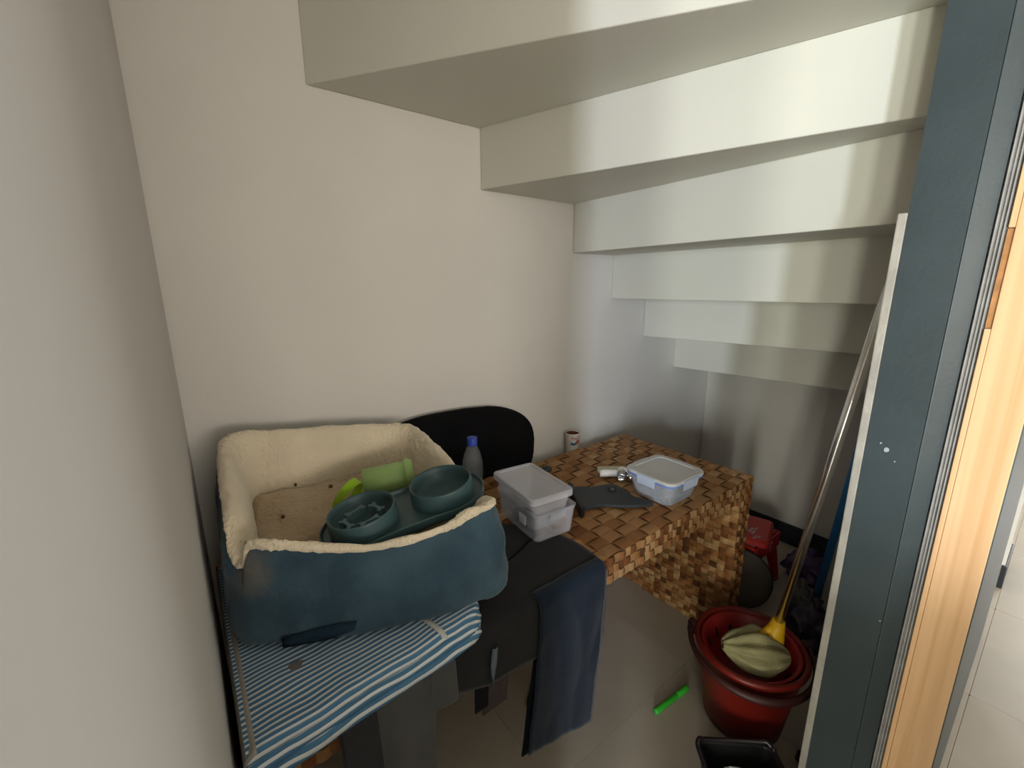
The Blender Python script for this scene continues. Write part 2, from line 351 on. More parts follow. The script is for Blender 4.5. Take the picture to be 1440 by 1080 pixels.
TOPW, FRW, LGW = (3, 6, 2.5, .2, 0), (5, 4, 4, 3, .6), (3, 4, 4, 2.5, 1.2)
weave((.0, DY0 + .004, H - .003), (1, 0, 0), (0, 1, 0), (0, 0, 1), LX - .004, DY1 - DY0 - .004, .052, .037, .0035, TOPW, 1)
weave((.0, DY0 + .003, H - TH), (1, 0, 0), (0, 0, 1), (0, -1, 0), LX - .004, TH - .003, .0205, .0205, .003, FRW, 2)
weave((LX - TH + .003, DY0 + .006, .002), (0, 1, 0), (0, 0, 1), (-1, 0, 0), DY1 - DY0 - .006, H - TH, .027, .0215, .003, LGW, 3)
weave((LX - TH + .003, DY0 + .003, .002), (1, 0, 0), (0, 0, 1), (0, -1, 0), TH - .006, H - TH, .0205, .0215, .003, LGW, 4)
weave((LX - .003, DY0 + .004, .002), (0, 1, 0), (0, 0, 1), (1, 0, 0), DY1 - DY0 - .006, H - .004, .040, .027, .003, LGW, 5)
weave((.0, DY0 + .003, .002), (1, 0, 0), (0, 0, 1), (0, -1, 0), TH - .012, H - TH, .0205, .0215, .003, FRW, 6)
CAMP = Vector((0.0112, -1.1896, 1.2448))
def seen(M):
    p = M.translation
    if p.z > H - .01: return p.x > .66 and not (p.x < .8 and p.y < -.3 and p.x < .72)
    if p.y < DY0 + .004: return (p.x > .67) or (p.x < .13 and p.z > .5)
    if p.x > LX - .01: return False
    return p.y < -.15
CELLS.sort(key=lambda c: ((0 if seen(c[0]) else 9) + (c[0].translation - CAMP).length))
rest = {}
for k, (M, di, tone) in enumerate(CELLS):
    me = cellmesh(di, tone)
    if k < 296:
        o = bpy.data.objects.new('woven_strip', me); COL.objects.link(o); o.parent = desk; o.matrix_local = M
    else: rest.setdefault(0, []).append((M, me, tone))
vs, fs, mi = [], [], []
for M, me, tone in rest[0]:
    b0 = len(vs); vs += [M @ v.co for v in me.vertices]
    for p in me.polygons: fs.append([b0 + i for i in p.vertices]); mi.append(tone)
me = bpy.data.meshes.new('woven_strips_far'); me.from_pydata(vs, [], fs)
for x in RAT: me.materials.append(x)
for p, t in zip(me.polygons, mi): p.material_index = t; p.use_smooth = True
o = link('woven_field', me, desk); o['kind'] = 'stuff'

# ------------------------------------------------------------------ black chair behind the desk
ch = thing('office_chair', 'black fabric chair with rounded backrest tucked between desk and back wall', 'chair', (.703, -.1, 0))
def backloop(y, k):
    P = []; n = 48
    for i in range(n):
        a = 2 * PI * i / n; c, s = math.cos(a), math.sin(a)
        xx = abs(c) ** .55 * (1 if c > 0 else -1) * .296 * k; zz = abs(s) ** .55 * (1 if s > 0 else -1) * .155 * k
        z = .708 + zz - (.045 * max(0, xx / .28) ** 2 if zz > 0 else 0) - .03 * xx; P.append((xx - .008, y - .02 * (zz) + .004 * (xx / .28) ** 2, z))
    return P
ob('backrest', loft([backloop(.046, .90), backloop(.052, .97), backloop(.062, 1.0), backloop(.076, 1.0), backloop(.086, .95)], cap0=True, cap1=True), BLACKF, ch, smooth=True)
ob('back_bar', tube([(0, .065, .60), (0, .06, .45), (0, -.02, .385), (.03, -.2, .385)], .014), BLACKP, ch, smooth=True)
ob('seat', loft([rrect(.21, .17, .06, .392, 5, (.02, -.19)), rrect(.225, .185, .07, .405, 5, (.02, -.19)), rrect(.225, .185, .07, .425, 5, (.02, -.19)), rrect(.20, .16, .06, .44, 5, (.02, -.19))], cap0=True, cap1=True), BLACKF, ch, smooth=True)
ob('column', tube([(.045, -.31, .02), (.045, -.31, .2), (.04, -.28, .392)], .016), BLACKP, ch, smooth=True)
ob('foot', lathe([(.075, 0), (.075, .01), (.03, .022), (.017, .05)], 28, cap0=True, cap1=True, c=(.045, -.31)), BLACKP, ch, smooth=True)

# ------------------------------------------------------------------ striped folded mat
mt = thing('striped_mat', 'folded blue and white striped mat lying on the left end of the desk', 'mat', (-.0552, -.00235, H + .001), (0, 0, .085))
def matz(x, y, k): return .004 * nz(x + k * 3, y * 1.6, k, 7) + .003 * nz(x, y, k, 18)
def mat_layer(x0, x1, y0, y1, z, th, k, rc):
    nx, ny = 36, 44
    def top(a, b):
        x = lerp(x0, x1, a); yb = y0
        if x > x1 - rc: yb = y0 + rc - math.sqrt(max(0, rc * rc - (x - x1 + rc) ** 2))
        yb += .006 * nz(x, k, 2, 9) 
        y = lerp(yb, y1, b); x = lerp(x0 + .085 * (y + .65), x1, a)
        e = min(1, min(b, .12) / .05)
        droop = -.0035 * max(0, (-.625 - y) / .03) ** 2 if y < -.612 else 0
        return (x, y, z + matz(x, y, k) * .7 + th * math.sqrt(max(0, e * (2 - e))) * 1.0 - th + droop)
    def bot(a, b):
        p = top(a, b); e = min(1, min(b, .12) / .05)
        return (p[0], p[1], p[2] - th * math.sqrt(max(0, e * (2 - e))))
    bm = sheet(top, nx, ny); sheet(bot, nx, ny, bm)
    bmesh.ops.remove_doubles(bm, verts=bm.verts, dist=.0004)
    return bm
for k, (x1, y0, z, rc) in enumerate(((.392, -.664, .0185, .05), (.397, -.657, .0270, .055), (.404, -.645, .0355, .06))):
    ob('folded_layer', mat_layer(.0, x1, y0, -.16, z, .0078, k, rc), STRIPE, mt, smooth=True)
ob('edge_binding', sheet(lambda a, b: (lerp(-.004, .012, a) + .085 * lerp(-.645, -.16, b) + .0553, lerp(-.645, -.16, b), .0370 + .7 * matz(lerp(0, .016, a), lerp(-.645, -.16, b), 2) - .012 * (1 - a) ** 2), 4, 40), BIND, mt, smooth=True, solid=.0012)
ob('seam_tape', sheet(lambda a, b: (lerp(.296, .306, a) - .018 * b, lerp(-.643, -.52, b), .0370 + .7 * matz(.30 - .018 * b, lerp(-.643, -.52, b), 2) - .010 * (1 - min(1, b * 6)) ** 2), 3, 24), TAPE, mt, smooth=True, solid=.0012)
ob('stain', prism([(.088 + .013 * math.cos(t) + .003 * math.sin(3 * t), -.535 + .009 * math.sin(t)) for t in [i * PI / 8 for i in range(16)]], .033, .0372), mat('grey_stain', (.20, .18, .16), .9, .1, var=.2), mt)

# ------------------------------------------------------------------ draped garments
def drape(x0, x1, yb, bottom, back, top=H + .0085, front=-.6245, nx=40, fold=.004, seed=0, bulge=0, skew=0):
    Rr = .016
    def fn(a, b):
        x = lerp(x0, x1, a); zb = interp(bottom, x); y1 = interp(back, x)
        l1 = y1 - (front + Rr); l2 = PI / 2 * Rr; l3 = top - Rr - zb; s = b * (l1 + l2 + l3)
        f = fold * nz(x + seed, s * .4, seed, 16)
        if s < l1: p = (x, y1 - s, top + abs(f) * .5 + bulge * math.sin(PI * min(1, s / l1)))
        elif s < l1 + l2:
            t = (s - l1) / Rr; p = (x, front + Rr - Rr * math.sin(t), top - Rr + Rr * math.cos(t))
        else: p = (x + .15 * f + skew * (s - l1 - l2), front - abs(f) - .006 * min(1, (s - l1 - l2) / .06), top - Rr - (s - l1 - l2))
        return p
    return sheet(fn, nx, 46)
tr = thing('dark_trousers', 'charcoal and navy trousers draped over the front edge of the woven desk', 'trousers', (0, 0, 0), group='trousers over the desk front')
ob('waist', drape(.255, .700, -.33, [(.25, .545), (.306, .543), (.375, .516), (.425, .513), (.50, .505), (.53, .45), (.70, .44)], [(.25, -.40), (.60, -.34), (.66, -.40), (.685, -.44), (.700, -.50)], top=H + .0110, seed=1, bulge=.004), CHAR, tr, smooth=True, solid=.004)
BLK = mat('black_cloth', (.008, .008, .010), .9, .1, bump=.3, bscale=200, var=.2)
ob('trouser_leg', drape(.500, .696, 0, [(.50, .285), (.60, .262), (.70, .232)], [(.4, -.606), (.8, -.606)], top=H + .0150, front=-.6345, nx=26, seed=3, skew=-.10, fold=.006), NAVY, tr, smooth=True, solid=.004)
ob('leg_fold', drape(.505, .545, 0, [(.40, .27), (.60, .28)], [(.4, -.606), (.8, -.606)], top=H + .0085, front=-.6215, nx=10, seed=5, skew=-.14, fold=.009), BLK, tr, smooth=True, solid=.003)
ob('cuff', drape(.375, .432, 0, [(.30, .445), (.60, .455)], [(.3, -.606), (.8, -.606)], top=H + .0085, front=-.6195, nx=10, seed=6, skew=-.06, fold=.003), BROWNC, tr, smooth=True, solid=.003)
ob('cuff', drape(.352, .381, 0, [(.30, .465), (.60, .465)], [(.3, -.606), (.8, -.606)], top=H + .0085, front=-.6205, nx=10, seed=7, skew=-.03, fold=.004), BLK, tr, smooth=True, solid=.003)
ob('painted_highlight', sheet(lambda a, b: (lerp(.386, .378, b) + lerp(-.007, .007, a) * math.sin(PI * min(1, b + .2)) ** .5, -.6405 - .003 * math.sin(PI * a), lerp(.600, .520, b)), 6, 12), LIGHTBL, tr, smooth=True, solid=.001)  # highlight on the cloth, put in as a pale sheet
ob('seam', tube([(.50, -.50, H + .0160), (.56, -.485, H + .0175), (.61, -.465, H + .0180), (.66, -.455, H + .0175)], .0022, 6), BLACKF, tr, smooth=True)
gt = thing('grey_trousers', 'faded grey trousers hanging over the desk front below the striped mat', 'trousers', (0, 0, 0), group='trousers over the desk front')
ob('waist', drape(.112, .306, -.40, [(.11, .27), (.248, .25), (.262, .548), (.306, .543)], [(.11, -.50), (.31, -.50)], top=H + .0075, front=-.634, nx=60, seed=4, fold=.005), GREYC, gt, smooth=True, solid=.004)
ob('trouser_leg', drape(.112, .165, 0, [(.1, .25), (.6, .25)], [(.1, -.606), (.8, -.606)], top=H + .0105, front=-.642, nx=14, seed=9, skew=.02, fold=.010), mat('grey_cloth_2', (.042, .042, .045), .9, .1, bump=.3, bscale=260, var=.2), gt, smooth=True, solid=.003)

# ------------------------------------------------------------------ pet bed
BZ = H + .0395
bed = thing('pet_bed', 'blue plush pet bed with cream fleece lining on the striped mat', 'pet bed', (0, 0, BZ))
NB = 96
C3 = {'FL': (.014, -.440), 'FR': (.452, -.605), 'BR': (.492, -.085), 'BL': (.032, -.082)}
ZT = {'FL': .848, 'FR': .850, 'BR': .878, 'BL': .935}
def bl(u_, v_, D):
    a, b = (u_ + 1) / 2, (v_ + 1) / 2
    q = lambda k: D[k] if isinstance(D[k], tuple) else (D[k],)
    return [lerp(lerp(p0, p1, a), lerp(p2, p3, a), b) for p0, p1, p2, p3 in zip(q('FL'), q('FR'), q('BL'), q('BR'))]
def bedloop(sc, zf, wob=0, ex=.24, seed=0, fz=0, bf=0):
    P = []
    for i in range(NB):
        a = 2 * PI * i / NB; c, s = math.cos(a), math.sin(a)
        uu = abs(c) ** ex * (1 if c > 0 else -1); vv = abs(s) ** ex * (1 if s > 0 else -1)
        sx = sc if not isinstance(sc, tuple) else sc[0]
        fy = sx if vv > -.5 or sx > 1 else lerp(sx, 1 - (1 - sx) * .42, min(1, (-.5 - vv) / .4))
        x, y = bl(uu * sx, vv * fy, C3); zt = bl(uu, vv, ZT)[0]
        if vv < -.5: y -= bf * (1 - uu * uu) * min(1, (-.5 - vv) / .4)
        # the front wall sags in its middle, the left wall dips at its front corner
        if vv < -.9: zt -= .034 * math.exp(-((uu - .02) / .55) ** 4) * 1.4
        if uu > .9: zt -= .040 * math.exp(-((vv + .48) / .30) ** 4)
        if uu < -.9 and vv < -.3: zt -= .045 * math.exp(-((vv + .86) / .16) ** 2)
        z = zf(zt) - BZ
        nn = wob * nz(x, y, zf(zt), 14 + seed)
        P.append((x + nn + fz * random.uniform(-1, 1), y + nn + fz * random.uniform(-1, 1), z + nn + fz * random.uniform(-1, 1)))
    return P
hz = lambda k: (lambda zt: BZ + (zt - BZ) * k)
fuzz(ob('outer_shell', loft([bedloop(.80, lambda z: BZ + .001), bedloop(.985, lambda z: BZ + .001, bf=.030), bedloop(1.04, hz(.06), .004, bf=.034), bedloop(1.06, hz(.22), .007, bf=.030), bedloop(1.055, hz(.5), .009, bf=.020), bedloop(1.035, hz(.72), .008, bf=.010), bedloop(1.0, hz(.88), .006), bedloop(.965, hz(.93), .003)], cap0=True), PLUSH, bed, smooth=True, sub=1), .0015, .012, 1)
FZ = .0014
fuzz(ob('fleece_lining', loft([bedloop(.965, hz(.915), .003), bedloop(1.0, hz(.945), .003, fz=FZ), bedloop(.995, hz(.985), .003, fz=FZ), bedloop(.955, hz(1.012), .003, fz=FZ), bedloop(.905, hz(1.0), .004, fz=FZ), bedloop(.855, hz(.92), .005, fz=.001), bedloop(.82, hz(.80), .006), bedloop(.795, hz(.66), .006), bedloop(.79, hz(.50), .005), bedloop(.80, hz(.38), .004), bedloop(.80, hz(.25), 0)]), FLEECE, bed, smooth=True, sub=1), .0055, .008, 2)
def cushz(x, y): return lerp(.700, .806, (y + .58) / .53)
def cfn(a, b):
    uu, vv = lerp(-.81, .81, a), lerp(-.81, .81, b); x, y = bl(uu, vv, C3)
    e = min(1, (1 - max(abs(uu), abs(vv)) / .81) / .22); puff = .022 * math.sqrt(max(0, e * (2 - e)))
    seam = -.012 * math.exp(-((a - .56 - .03 * math.sin(6 * b)) / .035) ** 2) - .010 * math.exp(-((b - .30 - .06 * math.sin(5 * a)) / .04) ** 2)
    return (x, y, cushz(x, y) - .02 + puff + seam + .008 * nz(x, y, 0, 9) + .003 * nz(x, y, 1, 26) - BZ)
fuzz(ob('cushion', sheet(cfn, 50, 50), CUSH, bed, smooth=True), .004, .010, 2)
for sx_, sy_, rr in ((.24, -.17, .0045), (.125, -.235, .0035), (.172, -.13, .003)):
    ob('lint_spot', lathe([(.0004, .003), (rr * .7, .0022), (rr, .0008), (rr, -.004)], 10, cap0=True, cap1=True), SPOT, bed, (sx_, sy_, cushz(sx_, sy_) + .004 - BZ + .008 * nz(sx_, sy_, 0, 9)))
# corner seams of the lining, where the bolsters meet
for uu, vv in ((-.80, .80), (.80, .80), (-.80, -.80)):
    P = []
    for k, z_ in ((.80, .66), (.815, .80), (.86, .925), (.905, 1.0)):
        x, y = bl(uu / .8 * k * .985, vv / .8 * k * .985, C3); zt = bl(uu / .8, vv / .8, ZT)[0]; P.append((x * 1.0, y, (zt - BZ) * z_))
    ob('seam', tube(P, .0022, 6), CUSH, bed, smooth=True)
ob('shade_fold', loft([[(lerp(.07, .22, t) , -.488 - .10 * t * .55 - .012 * math.sin(PI * t) * k, .012 + (.010 * k + zz) * math.sin(PI * (.08 + .84 * t)) ** .5) for t in [i / 10 for i in range(11)]] for k, zz in ((0, .018), (1, .016), (1, .0), (0, -.006))], closed=False), mat('blue_plush_shade', (.015, .034, .055), .9, .1, bump=.5, bscale=140, var=.2), bed, smooth=True, solid=.003)  # dark fold standing in for the shade along the bed's lower front

# ------------------------------------------------------------------ double feeder
MB = Matrix(((.9682, .1918, -.1606), (-.1920, .9813, .0145), (.1603, .0168, .9869))).to_4x4() @ Matrix.Scale(1.03, 4); MB.translation = Vector((.313, -.427, .844))
bw = thing('double_pet_bowl', 'teal silicone double pet bowl tilted across the front of the pet bed', 'pet bowl'); bw.matrix_world = MB
Dh, Rb = .0776, .062
def stadium(rad, z, n=18, L0=-.080, L1=.083, waist=0):
    P = []
    for i in range(n + 1):
        a = -PI / 2 + PI * i / n; P.append((L1 + rad * math.cos(a), rad * math.sin(a), z))
    for k in range(1, 6):
        x = lerp(L1, L0, k / 6); P.append((x, rad - waist * math.sin(PI * k / 6), z))
    for i in range(n + 1):
        a = PI / 2 + PI * i / n; P.append((L0 + rad * math.cos(a), rad * math.sin(a), z))
    for k in range(1, 6):
        x = lerp(L0, L1, k / 6); P.append((x, -rad + waist * math.sin(PI * k / 6), z))
    return P
W_ = .006
ob('base_tray', loft([stadium(.070, -.046, waist=W_), stadium(.076, -.046, waist=W_), stadium(.0785, -.040, waist=W_), stadium(.0790, -.028, waist=W_), stadium(.0775, -.0265, waist=W_), stadium(.0755, -.028, waist=W_), stadium(.0745, -.034, waist=W_), stadium(.071, -.036, waist=W_), stadium(.03, -.0355)], cap0=True, cap1=True), TEAL, bw, smooth=True, bevel=.0008)
for s, dep in ((-1, -.030), (1, -.032)):
    b = ob('bowl', lathe([(.064, -.036), (.0635, -.02), (.0625, -.004), (Rb, -.001), (.0605, 0), (.0585, -.0015), (.057, -.012), (.053, -.024), (.045, dep), (.02, dep - .001), (.001, dep - .001)], 48, cap1=True), TEAL, bw, (s * Dh, 0, 0), smooth=True)
    if s < 0:
        TL = mat('teal_silicone_light', (.085, .155, .17), .42, .4, var=.08)
        for ang, rr in ((.4, .030), (2.0, .028), (3.5, .032), (5.0, .029)):
            cx, cy = rr * math.cos(ang), rr * math.sin(ang); ax = ang + PI / 2
            bm = bmesh.new()
            def bone(t):
                q = Vector((cx, cy, 0)); e = Vector((math.cos(ax), math.sin(ax), 0)); f = Vector((-e.y, e.x, 0)); return q, e, f
            q, e, f = bone(0); L = .017
            pl = [(-L, .0), (-L - .004, .006), (-L + .003, .0085), (-L * .5, .0035), (L * .5, .0035), (L - .003, .0085), (L + .004, .006), (L, 0), (L + .004, -.006), (L - .003, -.0085), (L * .5, -.0035), (-L * .5, -.0035), (-L + .003, -.0085), (-L - .004, -.006)]
            ob('bone_ridge', prism([(q + e * a_ + f * b_).xy[:] for a_, b_ in pl], dep - .002, dep + .017), TL, b, bevel=.001)
    else:
        ob('rim_ring', lathe([(.0610, .0003), (.0605, .0006), (.0600, .0003)], 40), TEAL, b, smooth=True)  # thin ridge round the rim, same teal as the bowl

# cup and band lying in the bed
def place(name, label, cat, p, zdir, xdir=None):
    t = thing(name, label, cat); zv = Vector(zdir).normalized(); xv = Vector(xdir or (0, 0, 1)); xv = (xv - zv * xv.dot(zv)).normalized(); yv = zv.cross(xv)
    M = Matrix((xv, yv, zv)).transposed().to_4x4(); M.translation = Vector(p); t.matrix_world = M; return t
cu = place('plastic_cup', 'pale green plastic cup lying on its side in the pet bed', 'cup', (.296, -.250, .803), (.80, -.30, .10)); cu.scale = (.95, .95, .88)
ob('body', lathe([(.002, .128), (.030, .128), (.034, .125), (.0355, .118), (.0365, .108), (.0335, .104), (.0345, .09), (.0350, .0), (.0335, -.001), (.0330, .002), (.0325, .10), (.002, .112)], 40), CUPG, cu, smooth=True)
ob('rim_band', lathe([(.0366, .105), (.0380, .107), (.0380, .117), (.0366, .119)], 40), CUPG, cu, smooth=True)
bd = place('silicone_band', 'lime green silicone band standing on edge beside the pale green cup', 'band', (.243, -.277, .806), (.45, -.90, -.48), (.63, -.26, .74))
ob('loop', loft([[((.040) * math.cos(2 * PI * i / 40) * kx, .027 * math.sin(2 * PI * i / 40) * kx, z) for i in range(40)] for kx, z in ((1, 0), (1, .020), (.94, .020), (.94, 0))], wrap=True), LIME, bd, smooth=False, bevel=.0006)

# ------------------------------------------------------------------ bottle
bo = thing('water_bottle', 'clear plastic water bottle with blue cap standing behind the teal bowl', 'bottle', (.625, -.19, H))
ob('body', lathe([(.002, .003), (.024, .001), (.029, .006), (.030, .03), (.0285, .04), (.030, .05), (.030, .11), (.0295, .13), (.024, .155), (.014, .180), (.0115, .187), (.0115, .196)], 32, cap0=True), BOTTLE, bo, smooth=True)
ob('cap', lathe([(.0150, .184), (.0150, .202), (.0140, .2045), (.002, .205)], 28, cap1=True), CAPB, bo, smooth=True)
ob('neck_ring', lathe([(.0118, .180), (.0150, .1805), (.0150, .1835), (.0118, .184)], 28), CAPB, bo, smooth=True)

# ------------------------------------------------------------------ clear boxes
def shell(bm_loops_out, t): return bm_loops_out
def openbox(hx, hy, h, tp, rad, t=.0016, rim=.003):
    a = rrect(hx - tp, hy - tp, rad, 0); b = rrect(hx, hy, rad, h - rim); c = rrect(hx + rim, hy + rim, rad + rim, h - rim); dd = rrect(hx + rim, hy + rim, rad + rim, h)
    e = rrect(hx - t, hy - t, rad, h); f = rrect(hx - tp - t, hy - tp - t, rad, t)
    return loft([a, b, c, dd, e, f], cap0=True, cap1=True)
BXZ = H + .018
b1 = thing('storage_box', 'open frosted plastic box with odds and ends, lower of the two stacked boxes', 'storage box', (.684, -.400, BXZ), (0, 0, -.10), 'stacked frosted boxes')
ob('tub', openbox(.062, .094, .073, .006, .012), CLEAR, b1, smooth=False)
ob('clip_lug', box(-.024, .024, -.100, -.0965, .052, .070), CLEAR, b1, bevel=.002)
ob('label_patch', box(-.0635, -.0622, -.05, -.022, .030, .054), WHITEC, b1)
t = thing('cloth_wad', 'dark navy wad of cloth inside the open frosted box', 'cloth', (.655, -.40, BXZ + .003))
ob('wad', loft([[(.026 * kr * math.cos(a) * (1 + .2 * nz(math.cos(a), kr, z, 2)), .050 * kr * math.sin(a), z) for a in [i * PI / 10 for i in range(20)]] for kr, z in ((.7, 0), (1, .008), (1, .022), (.6, .033))], cap0=True, cap1=True), mat('steel_blue_cloth', (.06, .085, .12), .9, .1, var=.3, vscale=40), t, smooth=True)
t = thing('brown_packet', 'reddish brown packet lying inside the open frosted box', 'packet', (.708, -.425, BXZ + .003))
ob('packet', loft([rrect(.020, .045, .008, 0), rrect(.022, .05, .008, .008), rrect(.022, .05, .008, .018), rrect(.018, .044, .008, .023)], cap0=True, cap1=True), mat('brown_packet', (.30, .13, .07), .6, .3, var=.4, vscale=30), t, smooth=True)
b2 = thing('lidded_box', 'frosted plastic box with closed lid nested on top of the open box', 'storage box', (.672, -.400, BXZ + .027), (0, 0, -.11), 'stacked frosted boxes')
ob('tub', openbox(.058, .091, .082, .013, .012), CLEAR, b2)
ob('lid', loft([rrect(.062, .095, .014, .076), rrect(.064, .097, .014, .0765), rrect(.064, .097, .014, .091), rrect(.062, .095, .013, .093), rrect(.052, .085, .01, .093), rrect(.050, .083, .01, .0905), rrect(.03, .06, .01, .0905)], cap1=True), CLEARL, b2)
ob('lid_tab', box(-.02, .02, .096, .100, .080, .091), CLEARL, b2, bevel=.001)

# ------------------------------------------------------------------ lock-lid container
tu = thing('food_container', 'clear food container with blue-edged clip lid holding grey granules on the desk', 'food container', (1.118, -.497, H + .001), (0, 0, -.02))
ob('tub', openbox(.083, .080, .068, .017, .026, .0015, .002), TUB, tu, smooth=False)
ob('gasket', loft([rrect(.0865, .0835, .029, .066), rrect(.0885, .0855, .030, .067), rrect(.0885, .0855, .030, .072), rrect(.0865, .0835, .029, .073)], wrap=True), SEALB, tu, smooth=False)
ob('lid', loft([rrect(.0865, .0835, .029, .0731), rrect(.0895, .0865, .030, .0735), rrect(.0895, .0865, .030, .079), rrect(.087, .084, .029, .0815), rrect(.072, .069, .022, .0815), rrect(.070, .067, .021, .0785), rrect(.03, .03, .01, .0785)], cap1=True), TUBL, tu)
for a, hx, hy in ((0, .034, .0865), (1, .034, .0865), (2, .030, .0895), (3, .030, .0895)):
    s = 1 if a % 2 else -1
    if a < 2: bm = loft([[(x, s * (hy + o_), z) for x in (-hx * k, hx * k)] for o_, z, k in ((.0035, .080, 1), (.004, .074, 1), (.002, .052, .96), (-.001, .052, .96), (.0005, .072, 1), (.0005, .080, 1))], closed=False, wrap=True)
    else: bm = loft([[(s * (hx * 0 + hy + o_), y, z) for y in (-hx * k, hx * k)] for o_, z, k in ((.0035, .080, 1), (.004, .074, 1), (.002, .052, .96), (-.001, .052, .96), (.0005, .072, 1), (.0005, .080, 1))], closed=False, wrap=True)
    ob('clip', bm, CLIP, tu, solid=.0008)
gr = ob('granules', loft([rrect(.0635, .0605, .018, .0022), rrect(.070, .067, .022, .026), rrect(.06, .058, .02, .031), rrect(.03, .03, .01, .034)], cap0=True, cap1=True), GRAIN, None, (1.118, -.497, H + .001), smooth=True)
tag(gr, 'grey granules filling the bottom of the clip-lid food container', 'granules'); gr['kind'] = 'stuff'
bm = bmesh.new(); rnd = random.Random(3)
for _ in range(900):
    x, y = rnd.uniform(-.064, .064), rnd.uniform(-.061, .061); z = .026 + rnd.uniform(0, .008); s = rnd.uniform(.0012, .0024)
    v = [bm.verts.new((x + a * s, y + b * s, z + c * s)) for a, b, c in ((1, 0, 0), (-1, 0, 0), (0, 1, 0), (0, -1, 0), (0, 0, 1), (0, 0, -1))]
    for i in (0, 1):
        for j in (2, 3):
            for k in (4, 5): bm.faces.new((v[i], v[j], v[k]))
g2 = ob('granule_grains', bm, mat('grain', (.45, .43, .42), .5, .4, var=.5, vscale=200), gr); g2['kind'] = 'stuff'

# ------------------------------------------------------------------ small things on the desk
br = thing('plastic_bracket', 'flat dark grey plastic bracket lying on the desk before the food container', 'bracket', (0, 0, H + .0015))
BR = [(.812, -.452), (.826, -.432), (.868, -.434), (.905, -.452), (.940, -.486), (.975, -.513), (1.020, -.532), (1.028, -.520), (1.010, -.470), (1.022, -.430), (1.030, -.392), (1.020, -.372), (.985, -.360), (.955, -.352), (.938, -.332), (.916, -.318), (.895, -.320)]
ob('plate', prism(BR, .004, .012), DARKP, br, bevel=.003)
ob('flange', prism([(.806, -.452), (.824, -.448), (.902, -.318), (.888, -.312)], .0, .030), BLACKP, br, bevel=.002)
ob('rib', prism([(.830, -.43), (.836, -.428), (.902, -.334), (.897, -.332)], .012, .018), DARKP, br, bevel=.001)
ob('knob', lathe([(.011, .012), (.012, .018), (.009, .021), (.001, .0215)], 20, cap1=True, c=(.995, -.40)), DARKP, br, smooth=True)
fa = thing('tap_fitting', 'white plastic tap fitting with chrome threaded ends beside the food container', 'tap fitting', (1.092, -.332, H + .002), (0, 0, -.62))
ob('pipe_body', tube([(-.052, 0, .014), (-.02, 0, .014), (.018, 0, .014)], .0125, 18), WHITEP, fa, smooth=True)
ob('elbow', tube([(.012, 0, .016), (.024, 0, .019), (.030, -.006, .020), (.031, -.020, .016)], [.014, .016, .016, .014], 16), WHITEP, fa, smooth=True)
ob('backplate', box(-.055, .05, .010, .030, .010, .026), IVORY, fa, bevel=.003)
ob('threaded_end', lathe([(.013, 0), (.013, .006), (.010, .007)] + [(.0105 + .0012 * (k % 2), .008 + .0018 * k) for k in range(8)] + [(.0075, .0225), (.007, .006)], 22), CHROME, fa, smooth=True)
c_ = bpy.data.objects['threaded_end']; c_.location = (.022, -.016, .017); c_.rotation_euler = (PI / 2, 0, -.45); c_.scale = (1.25, 1.25, 1.5)
ob('valve_stem', lathe([(.002, 0), (.009, .001), (.009, .012), (.006, .013), (.006, .022), (.010, .023), (.010, .028), (.001, .0285)], 20, cap1=True), CHROME, fa, smooth=True)
c_ = bpy.data.objects['valve_stem']; c_.location = (.034, -.010, .015); c_.rotation_euler = (PI / 2, 0, .25); c_.scale = (1.2, 1.2, 1.35)
dc = ob('bottle_cap', lathe([(.0165, 0), (.0170, .004), (.0165, .008), (.014, .0095), (.001, .0095)], 28, cap0=True, cap1=True), mat('dark_teal_plastic', (.030, .045, .045), .5, .4, var=.2), None, (.950, -.150, H + .0015), smooth=True)
tag(dc, 'small dark teal round cap lying on the desk behind the frosted boxes', 'cap')
for (x, y, s), lb in zip(((1.254, -.138, .004), (1.318, -.116, .0025)), ('larger white crumb on the woven desk top before the wall', 'smaller white crumb further back on the woven desk top')):
    bm = bmesh.new(); bmesh.ops.create_icosphere(bm, subdivisions=1, radius=s)
    for v in bm.verts: v.co *= 1 + .3 * nz(*v.co, 400); v.co.z *= .6
    tag(ob('crumb', bm, WHITEC, None, (x, y, H + .0022 + s * .5)), lb, 'crumb', 'crumbs on the desk')
tc_ = thing('printed_tube', 'white printed round cardboard tub with brown inside, behind the desk by the wall', 'tub', (1.183, -.0405, 0))
ob('wall', lathe([(.0250, 0), (.0265, .002), (.0265, .674), (.0278, .676), (.0278, .680), (.0258, .681), (.0250, .678), (.0250, .60), (.001, .60)], 32, cap0=True, cap1=True), [PAPER], tc_, smooth=True)
ob('liner', lathe([(.0249, .6785), (.0247, .601), (.001, .6005)], 32, cap1=True), CARD, tc_, smooth=True)
for a0, a1, z0, z1, mm in ((-2.6, -1.7, .636, .646, PRINTB), (-1.75, -1.35, .640, .655, PRINTR), (-2.5, -2.2, .662, .668, PRINTR), (-1.3, -.9, .644, .652, CARD), (-2.1, -1.5, .660, .664, PRINTR)):
    ob('print_patch', sheet(lambda a, b: (.0268 * math.cos(lerp(a0, a1, a)), .0268 * math.sin(lerp(a0, a1, a)), lerp(z0, z1, b) + .002 * math.sin(9 * a)), 6, 2), mm, tc_, solid=.0004)

